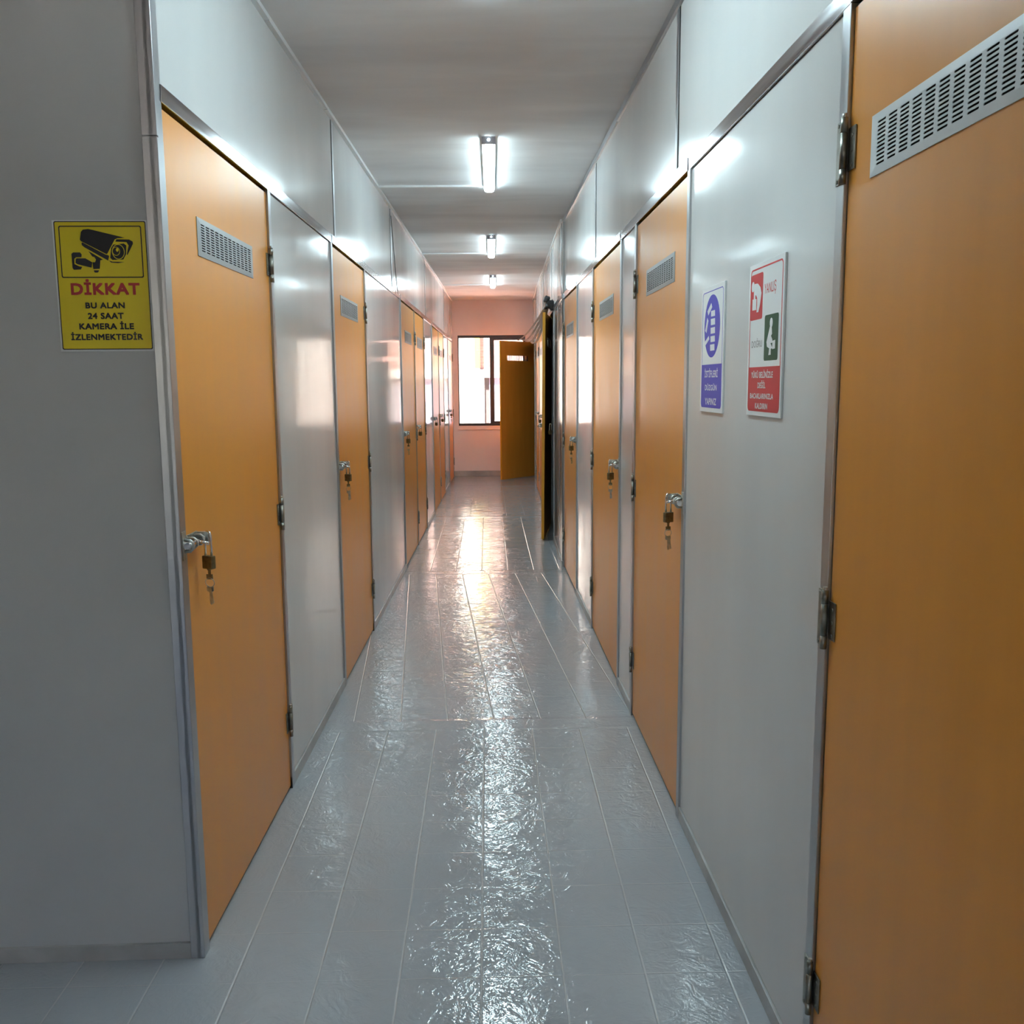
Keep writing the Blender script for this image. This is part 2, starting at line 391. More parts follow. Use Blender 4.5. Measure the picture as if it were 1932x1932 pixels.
# storage rooms behind the two doorways that stand open
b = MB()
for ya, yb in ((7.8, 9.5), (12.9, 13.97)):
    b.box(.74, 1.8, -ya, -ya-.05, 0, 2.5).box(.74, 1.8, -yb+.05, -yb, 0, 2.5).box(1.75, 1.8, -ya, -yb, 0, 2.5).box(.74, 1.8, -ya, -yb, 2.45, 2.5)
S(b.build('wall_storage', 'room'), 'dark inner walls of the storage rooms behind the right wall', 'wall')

# left block: the face towards the camera, with its corner profile and skirting
fa = math.radians(1.6)
WF = empty('wall_front', (-.7552, 2.10, 0), fa); S(WF, 'dim grey-white wall face carrying the yellow camera warning sign', 'wall')
MB().box(-3.5, -.027, -.3, 0, .04, 2.6).build('panel', 'dim_matte_panel', WF)
S(MB().box(-3.5, -.027, -.06, .008, 0, .040, bev=.001).build('baseboard_front', 'base', None, (-.7552, 2.10, 0), fa), 'grey skirting strip under the yellow warning sign wall', 'skirting')
def corner(z0, z1, par): MB().box(-.027, .0, -.012, .008, z0, z1, bev=.0015).box(-.012, .007, -.034, .008, z0, z1, bev=.0015).build('profile_length', 'alu', par)
T1 = empty('trim_1', (-.7552, 2.10, 0), fa); S(T1, 'aluminium corner profile between the yellow sign wall and first orange door', 'trim')
corner(0, 1.938, T1); corner(1.941, 2.58, T1)
# lobby behind the camera
S(MB().box(-4.2, -4.0, 5.2, -2.1, 0, 2.6).build('wall_lobby', 'lobby_paint'), 'plain lobby wall left of the camera', 'wall')
b = MB(); b.ring((-4.2, .95, 0, 2.6), (-2.5, -1.3, .95, 2.05), 5.2, 5.0)
S(b.build('wall_back', 'lobby_paint'), 'lobby wall behind the camera with a window opening', 'wall')

# thin strips along the ceiling edges
def edge_strip(name, fr, ya, yb, h, d, m, label):
    M_ = MB(); n = 12
    for i in range(n):
        y0 = ya + (yb-ya)*i/n; y1 = ya + (yb-ya)*(i+1)/n - .003
        x0, x1 = fr.pos(y0)[0], fr.pos(y1)[0]; s = -fr.side; z0, z1 = zc(y0), zc(y1); j = random.uniform(-.002, .002)
        q = [M_.bm.verts.new(c) for c in ((x0, y0, z0-h), (x0+s*d, y0, z0-h+j), (x0+s*d, y0, z0), (x0, y0, z0), (x1, y1, z1-h), (x1+s*d, y1, z1-h-j), (x1+s*d, y1, z1), (x1, y1, z1))]
        for f in ((0, 1, 2, 3), (4, 7, 6, 5), (0, 4, 5, 1), (1, 5, 6, 2), (2, 6, 7, 3), (3, 7, 4, 0)): M_.bm.faces.new([q[k] for k in f])
    bmesh.ops.recalc_face_normals(M_.bm, faces=M_.bm.faces)
    S(M_.build(name, m), label, 'trim')
edge_strip('trim_2', LW, 2.14, 13.95, .016, .018, 'plastic', 'thin pale strip along the left wall where it meets the ceiling')
edge_strip('trim_3', RW, -1, 6.9, .03, .010, 'alu', 'grey metal strip along the near right wall under the ceiling')
edge_strip('trim_4', RF, 6.95, 13.95, .016, .014, 'plastic', 'thin pale strip along the far right wall under the ceiling')

# ------------------------------------------------------------------ end wall with its window
YE = 13.97
wx0, wx1, wz0, wz1 = -.680, .345, .765, 2.125
b = MB(); b.ring((-.80, .50, 0, 2.75), (wx0, wx1, wz0, wz1), -YE-.22, -YE)
S(b.build('wall_end', 'pink'), 'pale pink plastered end wall around the bright window', 'wall')
S(MB().box(-.755, .45, -YE, -YE+.012, 0, .083, bev=.002).build('baseboard_end', 'base'), 'grey skirting along the pale pink end wall', 'skirting')
WN = empty('window_1', (0, YE, 0)); S(WN, 'dark-framed sliding window at the bright end of the corridor', 'window')
t = MB(); t.ring((wx0-.018, wx1+.018, wz0-.03, wz1+.018), (wx0+.004, wx1-.004, wz0+.004, wz1-.004), -.004, .008); t.build('surround', 'pink', WN)
t = MB(); t.ring((wx0, wx1, wz0, wz1), (wx0+.018, wx1-.018, wz0+.028, wz1-.030), -.10, -.03); t.build('frame', 'wframe', WN)
def sash(x0, x1, o):
    t = MB(); t.ring((x0, x1, wz0+.026, wz1-.028), (x0+.03, x1-.03, wz0+.052, wz1-.06), o-.022, o); s_ = t.build('sash', 'wframe', WN)
    MB().box(x0+.028, x1-.028, o-.013, o-.009, wz0+.05, wz1-.058).build('pane', 'glass', s_); return s_
s1 = MB(); s1.ring((wx0+.006, -.138, wz0+.016, wz1-.018), (wx0+.016, -.196, wz0+.040, wz1-.042), -.068, -.044)
s1 = s1.build('sash', 'wframe', WN); MB().box(wx0+.014, -.194, -.059, -.055, wz0+.038, wz1-.04).build('pane', 'glass', s1)
MB().box(-.19, -.165, -.044, -.028, 1.34, 1.46, bev=.003).build('handle', 'wframe', s1)
s2 = MB(); s2.ring((-.165, wx1-.012, wz0+.016, wz1-.018), (-.130, wx1-.04, wz0+.068, wz1-.075), -.098, -.072)
s2 = s2.build('sash', 'wframe', WN); MB().box(-.132, wx1-.038, -.088, -.084, wz0+.066, wz1-.073).build('pane', 'glass', s2)
MB().box(wx0-.01, wx1+.01, -.02, .02, wz0-.055, wz0-.03, bev=.003).build('sill', 'pink', WN)

# ------------------------------------------------------------------ doors
VW, VH = .505, .094
def make_grille(m):
    """a vent plate with 12 x 11 real slots, local origin at its centre"""
    g = bmesh.new(); nx, nz = 12, 11; mx, mz = .020, .0125; th = .003
    cw, ch = (VW-2*mx)/nx, (VH-2*mz)/nz
    cache = {}
    def v(x, z, o):
        k = (round(x, 6), round(z, 6), o)
        if k not in cache: cache[k] = g.verts.new((x, -o, z))
        return cache[k]
    for i in range(nx):
        for j in range(nz):
            x0, z0 = -VW/2+mx+i*cw, -VH/2+mz+j*ch; x1, z1 = x0+cw, z0+ch
            a, c = x0+cw*.13, x1-cw*.13; d, e = z0+ch*.24, z1-ch*.24; k = (e-d)*.42
            inn = [(a+k, d), (c-k, d), (c, d+k), (c, e-k), (c-k, e), (a+k, e), (a, e-k), (a, d+k)]
            F = [v(x, z, th) for x, z in inn]; B_ = [v(x, z, th-.0012) for x, z in inn]
            O = [v(x, z, th) for x, z in ((x0, z0), (x1, z0), (x1, z1), (x0, z1))]
            for f in ((O[0], O[1], F[1], F[0]), (O[1], F[2], F[1]), (O[1], O[2], F[3], F[2]), (O[2], F[4], F[3]), (O[2], O[3], F[5], F[4]), (O[3], F[6], F[5]), (O[3], O[0], F[7], F[6]), (O[0], F[0], F[7])):
                g.faces.new(f)
            for q in range(8): g.faces.new((F[q], F[(q+1) % 8], B_[(q+1) % 8], B_[q]))
    X = [-VW/2+mx+i*cw for i in range(nx+1)]; Z = [-VH/2+mz+j*ch for j in range(nz+1)]
    hx, hz = VW/2, VH/2
    oc = [g.verts.new((x, -th*.6, z)) for x, z in ((-hx, -hz), (hx, -hz), (hx, hz), (-hx, hz))]
    ob = [g.verts.new((x, .0, z)) for x, z in ((-hx, -hz), (hx, -hz), (hx, hz), (-hx, hz))]
    lp = [[v(x, Z[0], th) for x in X], [v(X[-1], z, th) for z in Z], [v(x, Z[-1], th) for x in X[::-1]], [v(X[0], z, th) for z in Z[::-1]]]
    for q in range(4):
        g.faces.new([oc[q], oc[(q+1) % 4]] + lp[q][::-1]); g.faces.new((oc[(q+1) % 4], oc[q], ob[q], ob[(q+1) % 4]))
    bmesh.ops.recalc_face_normals(g, faces=g.faces)
    me = bpy.data.meshes.new('vent_grille'); g.to_mesh(me); g.free(); me.materials.append(MT[m]); return me
GR = {m: make_grille(m) for m in ('vent', 'vent_white')}
def hinge_mesh(sg):
    """knuckle at x = 0, frame plate towards sg, door plate away from it"""
    m = MB(); s = sg
    def bx(a, c, *r, **k): m.box(min(a*s, c*s), max(a*s, c*s), *r, **k)
    m.ring((min(.002*s, .032*s), max(.002*s, .032*s), -.052, .052), (min(.012*s, .019*s), max(.012*s, .019*s), -.036, .036), .0072, .0095)
    bx(-.030, -.002, .0005, .0028, -.034, .036, bev=.0006)
    for z0, z1 in ((-.054, -.030), (-.029, .029), (.030, .054)): m.cyl((0, .0100, z0), (0, .0100, z1), .0062, 12)
    for x, z, o in ((.026, .046, .0098), (.026, -.046, .0098), (-.018, .022, .003), (-.018, -.002, .003), (-.018, -.026, .003)):
        m.cyl((x*s, o-.002, z), (x*s, o+.0012, z), .0032, 8)
    return m
HM = {}
def add_hinges(D, x, sg):
    for z in (.245, .972, 1.785):
        if sg not in HM: HM[sg] = None
        if HM[sg] is None:
            h = hinge_mesh(sg).build('hinge', 'hinge', D); HM[sg] = h.data
            pm = MB().cyl((0, .0100, .052), (0, .0100, .0605), .0038, 10).build('pin', 'steel', h)
            HM[(sg, 'p')] = pm.data
        else:
            h = bpy.data.objects.new('hinge', HM[sg]); C.objects.link(h); h.parent = D
            q = bpy.data.objects.new('pin', HM[(sg, 'p')]); C.objects.link(q); q.parent = h
        h.location = (x, 0, z)
BM_ = {}
def add_bolt(D, x, sg, zb=1.03):
    """slide bolt; x = door edge, sg = direction from the edge into the door"""
    if sg not in BM_:
        m = MB()
        def X(a): return a*sg
        def bx(a, c, *r, **k): m.box(min(X(a), X(c)), max(X(a), X(c)), *r, **k)
        bx(.012, .092, .0003, .0025, -.019, .019, bev=.0007)                    # back plate
        for a in (.022, .070):                                                  # staples holding the rod
            m.tube([(X(a), .001, .012), (X(a), .018, .012), (X(a), .025, .006), (X(a), .025, -.006), (X(a), .018, -.012), (X(a), .001, -.012)], .003, 8)
        for xx, zz in ((.017, .014), (.017, -.014), (.087, .014), (.087, -.014)): m.cyl((X(xx), .002, zz), (X(xx), .0042, zz), .003, 8)
        bx(.080, .086, .002, .034, -.012, .018, bev=.001)                       # lug with the padlock eye
        L_ = m.build('bolt_latch', 'steel', D); BM_[sg] = L_.data
        m = MB(); m.cyl((X(-.026), .018, 0), (X(.098), .018, 0), .0062, 12); m.cyl((X(.048), .018, 0), (X(.048), .044, -.006), .004, 10); m.cyl((X(-.0265), .018, 0), (X(-.022), .018, 0), .0085, 12)
        R_ = m.build('bolt_rod', 'chrome', L_); BM_[(sg, 'r')] = R_.data
        m = MB()
        bx(-.030, -.006, .0068, .0090, -.034, .034, bev=.0007)
        m.tube([(X(-.018), .007, .014), (X(-.018), .022, .013), (X(-.018), .029, .006), (X(-.018), .029, -.006), (X(-.018), .022, -.013), (X(-.018), .007, -.014)], .0036, 8)
        K_ = m.build('keeper', 'steel', D); BM_[(sg, 'k')] = K_.data
    else:
        L_ = bpy.data.objects.new('bolt_latch', BM_[sg]); R_ = bpy.data.objects.new('bolt_rod', BM_[(sg, 'r')]); K_ = bpy.data.objects.new('keeper', BM_[(sg, 'k')])
        for o in (L_, R_, K_): C.objects.link(o)
        L_.parent = D; R_.parent = L_; K_.parent = D
    L_.location = (x, 0, zb); K_.location = (x, 0, zb)
    return K_
DN = [0]
VENT_Z = 1.768
def leaf_mesh(D, x0, x1, vx):
    m = MB(); hv = (vx-VW/2+.012, vx+VW/2-.012, VENT_Z-VH/2+.008, VENT_Z+VH/2-.008)
    m.ring((x0+.003, x1-.003, .012, 2.011), hv, -.024, 0, 0, 1, inner_mi=2)  # hole sides take the painted shade so the slots read dark
    return m.build('leaf', ['orange', 'yellow_edge', 'vent_shade'], D)
def door(fr, ya, yb, label, vent='vent', vfrac=.5, bolt=True, locks=None):
    """closed door between depths ya and yb; bolt on the camera side, hinges on the far side"""
    DN[0] += 1
    w = (yb-ya)/fr.c; left = fr.side < 0
    D = empty('door_%d' % DN[0], fr.pos(ya if left else yb), fr.rot)
    tag(D, label, 'door', 'orange storage room doors', 'structure')
    vx = w*vfrac if left else w*(1-vfrac)
    vx = max(vx, VW/2+.02)
    leaf_mesh(D, 0, w, vx)
    g = bpy.data.objects.new('vent_grille', GR[vent]); C.objects.link(g); g.parent = D; g.location = (vx, 0, VENT_Z)
    if left: add_hinges(D, w, 1)
    else: add_hinges(D, 0, -1)
    if bolt:
        add_bolt(D, 0 if left else w, 1 if left else -1)
    return D
# the lock point of a closed door: where the padlock's shackle passes the bolt lug
def lock_point(fr, ya, o=.030, dx=.083, z=1.03):
    y = ya + dx*fr.c
    x, y, z_ = fr.pos(y, z); n = Vector((-fr.side*fr.c, fr.side*fr.tan*fr.c, 0))
    return Vector((x, y, z)) + n*o

LOCKS = []
def dl(fr, ya, yb, label, lock=None, keys=None, **kw):
    d = door(fr, ya, yb, label, **kw)
    if lock: LOCKS.append((lock_point(fr, ya), fr.side, lock, keys))
    return d
dl(LW, 2.13, 3.05, 'orange door right beside the yellow camera warning sign, keys in its padlock', 'padlock on the bolt of the orange door beside the yellow warning sign', 'two keys on a ring hanging from the padlock nearest the yellow sign', vfrac=.51)
dl(LW, 4.17, 5.11, 'single orange door on the left wall between two wide white panels', 'padlock on the single left-wall door between the two wide white panels', 'key hanging from the padlock of the single left-wall door between wide white panels', vfrac=.48)
dl(LW, 6.91, 7.94, 'nearer half of the first pair of adjoining orange doors on the left wall', 'padlock on the nearer half of the first door pair on the left wall', 'keys hanging from the padlock on the first left-wall door pair', vfrac=.52)
dl(LW, 7.94, 8.87, 'farther half of the first pair of adjoining orange doors on the left wall', 'padlock without keys on the farther half of the first door pair on the left wall', None, vfrac=.56)
dl(LW, 9.89, 10.88, 'nearer half of the second pair of adjoining orange doors on the left wall', 'padlock on the nearer half of the second door pair on the left wall', None, vfrac=.52)
dl(LW, 10.88, 11.76, 'farther half of the second pair of adjoining orange doors on the left wall', 'padlock on the farther half of the second door pair on the left wall', None, vfrac=.55)
dl(LW, 12.78, 13.78, 'last orange door on the left wall, seen almost edge-on beside the end window', 'padlock on the last left-wall door beside the end window', 'key hanging from the padlock on the last left-wall door beside the end window')
dl(RW, .70, 1.61, 'big cropped orange door on the right wall with a white vent, nearest the camera', vent='vent_white', vfrac=1-.268/.91-.25/.91+.19)
dl(RW, 2.82, 3.725, 'orange door on the right wall next to the blue stacking sign', 'padlock on the right-wall door next to the blue stacking sign', 'two keys on a ring hanging from the padlock next to the blue sign', vfrac=.485)
dl(RW, 4.14, 5.125, 'orange door between two narrow white panels on the right wall', 'padlock on the right-wall door between the two narrow white panels', 'key hanging from the padlock on the right-wall door between narrow white panels', vfrac=.495)
dl(RW, 6.0, 6.90, 'narrow-looking orange door on the right wall beside the dark stained grey panel', 'padlock on the right-wall door beside the dark stained grey panel', 'keys hanging from the padlock on the door beside the stained grey panel', vfrac=.55)

def swung(fr, ya, yb, ang, label, z_off=0):
    """door hinged on its far edge and swung into the corridor"""
    DN[0] += 1; w = (yb-ya)/fr.c
    D = empty('door_%d' % DN[0], fr.pos(yb), fr.rot - ang); tag(D, label, 'door', 'orange storage room doors', 'structure')
    vx = w*.5; leaf_mesh(D, 0, w, vx)
    g = bpy.data.objects.new('vent_grille', GR['vent']); C.objects.link(g); g.parent = D; g.location = (vx, 0, VENT_Z)
    add_hinges(D, 0, -1)
    return D, w
D, w = swung(RF, 8.10, 9.04, math.asin(.110/.94), 'orange door on the far right wall standing ajar, yellow edge before a dark gap')
add_bolt(D, w, -1); D.rotation_euler.rotate(Euler((0, math.radians(.5), 0))); D.location.x -= .004
LOCKS.append((Vector((.414, 8.08, 1.03)), 1, 'padlock hanging beside the dark gap of the ajar door on the right', None))
dl(RF, 10.4, 11.4, 'nearer half of the pair of orange doors just behind the ajar door', 'padlock on the nearer half of the door pair behind the ajar door', None)
dl(RF, 11.4, 12.4, 'farther half of the pair of orange doors just behind the ajar door', None)
D, w = swung(RF, 13.12, 13.90, math.radians(40), 'orange door standing open in front of the end window, daylight through its vent')

# ------------------------------------------------------------------ padlocks and keys
def make_padlock():
    r = empty('padlock', (0, 0, 0))
    b_ = MB().box(-.0155, .0155, -.0075, .0075, -.079, -.046, bev=.003)
    b_.cyl((0, .0, -.0815), (0, 0, -.078), .0055, 12); b_.build('body', 'brass', r)
    pts = [(-.0095, 0, -.048), (-.0095, 0, .004)] + [(-.0095*math.cos(a), 0, .004+.0095*math.sin(a)) for a in (PI*k/8 for k in range(1, 8))] + [(.0095, 0, .004), (.0095, 0, -.048)]
    MB().tube(pts, .0029, 10).build('shackle', 'chrome', r)
    return r
def make_keys(two):
    r = empty('key_ring', (0, 0, 0))                  # origin at the key hole under the padlock body
    m = MB(); m.box(-.0035, .0035, -.0009, .0009, -.012, .002).box(-.0085, .0085, -.0011, .0011, -.024, -.011, bev=.001)
    m.build('key', 'brass', r)
    if two:
        MB().tube([(.0115*math.cos(a), .002*math.sin(a), -.0320+.0115*math.sin(a)) for a in (2*PI*k/20 for k in range(20))], .0009, 6, closed=True).build('ring', 'steel', r)
        m = MB()
        m.prism([(-.009, -.0425), (.009, -.0425), (.009, -.053), (.004, -.056), (.004, -.085), (.001, -.088), (-.002, -.085), (-.002, -.056), (-.009, -.053)], -.001, .001)
        m.build('key', 'steel', r)
        m = MB(); m.prism([(-.007, -.0425), (.005, -.0425), (.006, -.054), (.010, -.082), (.006, -.085), (.002, -.056), (-.006, -.053)], .0025, .0045); m.build('key', 'steel', r)
    return r
pl = kr = None
for i, (P, side, lab, keys) in enumerate(LOCKS):
    o = make_padlock() if pl is None else copy_tree(pl)
    pl = pl or o
    o.location = P + Vector((0, 0, .004)); o.rotation_euler = (0, 0, math.radians(-32 if side < 0 else 32) + random.uniform(-.15, .15))
    tag(o, lab, 'padlock', 'padlocks on the door bolts')
    if keys:
        k = make_keys(True) if kr is None else copy_tree(kr)
        kr = kr or k
        k.location = o.location + Vector((0, 0, -.0815)); k.rotation_euler = (0, 0, random.uniform(-.3, .3) + (.5 if i % 2 else -.2))
        tag(k, keys, 'keys', 'keys hanging from the padlocks')

# ------------------------------------------------------------------ signs
def homog(px):
    """photo corners TL, TR, BR, BL -> function mapping a photo point to (u right, v down)"""
    dst = [(0, 0), (1, 0), (1, 1), (0, 1)]; A = []; B = []
    for (x, y), (u, v) in zip(px, dst):
        A.append([x, y, 1, 0, 0, 0, -u*x, -u*y]); B.append(u)
        A.append([0, 0, 0, x, y, 1, -v*x, -v*y]); B.append(v)
    h = np.linalg.solve(np.array(A, float), np.array(B, float))
    def f(q):
        x, y = q; w = h[6]*x + h[7]*y + 1
        return ((h[0]*x + h[1]*y + h[2])/w, (h[3]*x + h[4]*y + h[5])/w)
    return f
def rrect(x0, x1, z0, z1, r, n=5):
    out = []
    for cx, cz, a in ((x1-r, z1-r, 0), (x0+r, z1-r, PI/2), (x0+r, z0+r, PI), (x1-r, z0+r, 3*PI/2)):
        out += [(cx + r*math.cos(a + PI/2*k/n), cz + r*math.sin(a + PI/2*k/n)) for k in range(n+1)]
    return out
def outline(m, po, pi_, o0, o1):
    n = len(po)
    A = [m.bm.verts.new((x, -o1, z)) for x, z in po]; B = [m.bm.verts.new((x, -o1, z)) for x, z in pi_]
    A2 = [m.bm.verts.new((x, -o0, z)) for x, z in po]; B2 = [m.bm.verts.new((x, -o0, z)) for x, z in pi_]
    fs = []
    for i in range(n):
        j = (i+1) % n
        for q in ((A[i], A[j], B[j], B[i]), (A2[i], B2[i], B2[j], A2[j]), (A[j], A[i], A2[i], A2[j]), (B[i], B[j], B2[j], B2[i])): fs.append(m.bm.faces.new(q))
    bmesh.ops.recalc_face_normals(m.bm, faces=fs)
def ell(cx, cz, rx, rz, n=28): return [(cx + rx*math.cos(2*PI*k/n), cz + rz*math.sin(2*PI*k/n)) for k in range(n)]
def add_text(m, s, cx, z_base, cap, width, o, bold=.02):
    cu = bpy.data.curves.new('lettering', 'FONT'); cu.body = s; cu.align_x = 'CENTER'; cu.size = 1; cu.space_character = 1.08; cu.extrude = 0; cu.resolution_u = 3; cu.fill_mode = 'FRONT'
    ob = bpy.data.objects.new('lettering', cu); C.objects.link(ob)
    dg = bpy.context.evaluated_depsgraph_get(); me = bpy.data.meshes.new_from_object(ob.evaluated_get(dg))
    xs_ = [v.co.x for v in me.vertices]
    cu2 = bpy.data.curves.new('lettering', 'FONT'); cu2.body = 'E'; ob2 = bpy.data.objects.new('lettering', cu2); C.objects.link(ob2)
    dg = bpy.context.evaluated_depsgraph_get(); m2_ = bpy.data.meshes.new_from_object(ob2.evaluated_get(dg))
    zl = [v.co.y for v in m2_.vertices]; z0, z1 = min(zl), max(zl)
    mid = (max(xs_)+min(xs_))/2
    fs = []; e_ = cap*bold*1.1; width -= 2*e_; sx_ = width/(max(xs_)-min(xs_)); sz = (cap-2*e_)/(z1-z0)
    for k, (dx, dz) in enumerate(((-1, -1), (1, -1), (1, 1), (-1, 1), (0, 0), (0, 1), (0, -1), (1, 0), (-1, 0)) if bold > .01 else ((0, 0),)):
        vm = [m.bm.verts.new(((v.co.x-mid)*sx_+cx+dx*e_, -o-k*1.5e-5, (v.co.y-z0)*sz+z_base+e_+dz*e_)) for v in me.vertices]
        for pg in me.polygons:
            try: fs.append(m.bm.faces.new([vm[i] for i in pg.vertices]))
            except ValueError: pass
    bmesh.ops.recalc_face_normals(m.bm, faces=fs)
    for f in fs:
        f.normal_update()
        if f.normal.y > 0: f.normal_flip()
    for q, cc in ((ob, cu), (ob2, cu2)):
        bpy.data.objects.remove(q); bpy.data.curves.remove(cc)
    bpy.data.meshes.remove(me); bpy.data.meshes.remove(m2_)

# --- yellow camera warning sign
SW, SH = .2065, .285
sx0 = -.9905 + .7552
sgn = empty('warning_sign', Matrix.Rotation(fa, 4, 'Z') @ Vector((sx0, 0, 0)) + Vector((-.7552, 2.10, 1.4785)), fa,
            label='yellow camera surveillance warning sign on the dim wall at the left', cat='sign')
MB().box(0, SW, 0, .0008, 0, SH).build('sheet', 'sign_white', sgn)
H = homog([(225, 212), (1310, 212), (1405, 1708), (335, 1706)])
def Y(q): u, v = H(q); return (u*SW, (1-v)*SH)
m = MB(); m.prism(rrect(.0036, SW-.0030, .004, SH-.002, .004), .0008, .0011); m.build('yellow_field', 'yellow', sgn)
m = MB(); outline(m, rrect(.0036, SW-.0030, .004, SH-.002, .004), rrect(.0056, SW-.0050, .006, SH-.004, .003), .0011, .0013)
a = Y((300, 275)); c = Y((1283, 868))
outline(m, rrect(a[0], c[0], c[1], a[1], .004), rrect(a[0]+.0022, c[0]-.0022, c[1]+.0022, a[1]-.0022, .003), .0011, .0013); m.build('border', 'black', sgn)
polys = [[(550, 420), (560, 345), (580, 320), (640, 312), (700, 325), (1060, 412), (975, 418), (945, 432), (862, 592), (850, 597), (560, 450), (548, 430)],
         [(567, 468), (580, 465), (845, 605), (862, 607), (882, 618), (872, 672), (600, 520), (570, 495)],
         [(965, 430), (1110, 433), (1150, 455), (1155, 480), (1092, 610), (1085, 600), (1105, 500), (1080, 462), (953, 456)],
         [(930, 490), (1050, 478), (1078, 500), (1076, 600), (1045, 660), (920, 665), (895, 640), (905, 530)],
         [(876, 668), (920, 684), (1058, 688), (985, 700), (905, 693)],
         [(645, 562), (812, 660), (782, 668), (776, 765), (702, 768), (692, 690), (722, 690), (732, 660), (715, 632), (690, 625)],
         [(500, 660), (510, 645), (610, 645), (672, 680), (690, 692), (682, 752), (520, 712), (498, 697)],
         [(452, 595), (470, 578), (550, 578), (568, 600), (566, 632), (505, 632), (485, 650), (487, 710), (540, 735), (574, 742), (560, 772), (480, 775), (465, 755)],
         [(707, 782), (768, 782), (760, 800), (750, 808), (722, 808), (714, 800)]]
m = MB()
for q in polys: m.prism([Y(t_) for t_ in q], .0011, .0013)
pic = m.build('camera_pictogram', 'black', sgn)
m = MB()
cx_, cz_ = Y((988, 572)); outline(m, ell(cx_, cz_, .0138, .0165), ell(cx_, cz_, .0124, .0150), .0013, .00145)
cx_, cz_ = Y((962, 566)); outline(m, ell(cx_, cz_, .0085, .0095), ell(cx_, cz_, .0074, .0084), .0013, .00145)
m.prism(ell(*Y((975, 550)), .003, .004), .0013, .00145); m.build('lens_ring', 'yellow', pic)
m = MB(); a = Y((445, 1062)); c = Y((1222, 925)); add_text(m, 'DİKKAT', Y((840, 1000))[0], Y((840, 1062))[1], Y((840, 927))[1]-Y((840, 1062))[1], .151, .0013, .045); m.build('heading', 'red', sgn)
m = MB()
for s_, xa, xb, yb_, yt in (('BU ALAN', 612, 1062, 1216, 1148), ('24 SAAT', 640, 1050, 1337, 1267), ('KAMERA İLE', 542, 1168, 1456, 1386), ('İZLENMEKTEDİR', 450, 1273, 1577, 1508)):
    yy = (yb_+yt)/2; u0 = Y((xa, yy))[0]; u1 = Y((xb, yy))[0]
    add_text(m, s_, (u0+u1)/2, Y((xa, yb_))[1], Y((xa, yt))[1]-Y((xa, yb_))[1], u1-u0, .0013, .045)
m.build('lettering', 'black', sgn)

def board(y_near, y_far, z0, z1, name, label):
    """sign board on the near right wall"""
    w_ = (y_far-y_near)/RW.c
    e = empty(name, RW.pos(y_far, z0), RW.rot, label=label, cat='sign', group='safety signs on the right wall')
    MB().box(0, w_, 0, .005, 0, z1-z0, bev=.0008).build('board', 'sign_white', e)
    return e, w_, z1-z0
# --- blue stacking sign
e, bw, bh = board(2.372, 2.612, 1.319, 1.655, 'stacking_sign', 'white and blue safety sign with a stack of squares, beside the orange door')
H2 = homog([(247, 530), (470, 452), (432, 1738), (215, 1698)])
def B2(q): u, v = H2(q); return (u*bw, (1-v)*bh)
o1, o2 = .0050, .0053
m = MB(); mg = .012; outline(m, rrect(mg, bw-mg, mg, bh-mg, .012), rrect(mg+.0022, bw-mg-.0022, mg+.0022, bh-mg-.0022, .010), o1, o2)
m.build('border', 'blue', e)
ztx = B2((330, 1252))[1]
m = MB(); pg = rrect(mg+.001, bw-mg-.001, mg+.001, ztx+.02, .011); pg = [(x, min(z, ztx)) for x, z in pg]; m.prism(pg, o1, o2); m.build('text_panel', 'blue', e)
cx_, cz_ = B2((336, 884)); m = MB(); m.prism(ell(bw/2-.002, cz_, .083, .083, 40), o1, o2); m.build('roundel', 'blue', e)
m = MB()
for q in ([(333, 738), (371, 728), (371, 785), (333, 792)], [(330, 815), (371, 807), (371, 868), (330, 875)], [(328, 900), (370, 892), (370, 952), (328, 958)], [(326, 982), (368, 975), (368, 1033), (326, 1038)], [(322, 1062), (364, 1056), (364, 1118), (322, 1122)],
          [(336, 660), (344, 700), (306, 780), (298, 740)], [(296, 800), (306, 830), (286, 948), (274, 925)], [(308, 975), (314, 1008), (276, 1065), (272, 1030)]):
    m.prism([B2(t_) for t_ in q], o2, o2+.0003)
m.build('stack_pictogram', 'white', e)
m = MB()
for s_, xa, xb, yb_, yt in (('İSTİFLERİ', 258, 384, 1378, 1312), ('DÜZGÜN', 262, 376, 1505, 1450), ('YAPINIZ', 262, 370, 1645, 1580)):
    yy = (yb_+yt)/2; u0 = B2((xa, yy))[0]; u1 = B2((xb, yy))[0]
    add_text(m, s_, bw/2, B2((320, yb_))[1], B2((320, yt))[1]-B2((320, yb_))[1], u1-u0, o2+.0003, .03)
m.build('lettering', 'white', e)
# --- red lifting sign
e, bw, bh = board(1.908, 2.154, 1.324, 1.661, 'lifting_sign', 'white and red safety sign showing wrong and right lifting, nearer of the two wall signs')
H3 = homog([(722, 328), (1045, 190), (978, 1773), (667, 1745)])
def B3(q): u, v = H3(q); return (u*bw, (1-v)*bh)
m = MB(); mg = .010; outline(m, rrect(mg, bw-mg, mg, bh-mg, .012), rrect(mg+.0034, bw-mg-.0034, mg+.0034, bh-mg-.0034, .010), o1, o2); m.build('border', 'red_sign', e)
ztx = B3((820, 1282))[1]
m = MB(); pg = rrect(mg+.001, bw-mg-.001, mg+.001, ztx+.02, .011); pg = [(x, min(z, ztx)) for x, z in pg]; m.prism(pg, o1, o2); m.build('text_panel', 'red_sign', e)
def bbox(fn, q):
    P_ = [fn(t_) for t_ in q]; return min(a_[0] for a_ in P_), max(a_[0] for a_ in P_), min(a_[1] for a_ in P_), max(a_[1] for a_ in P_)
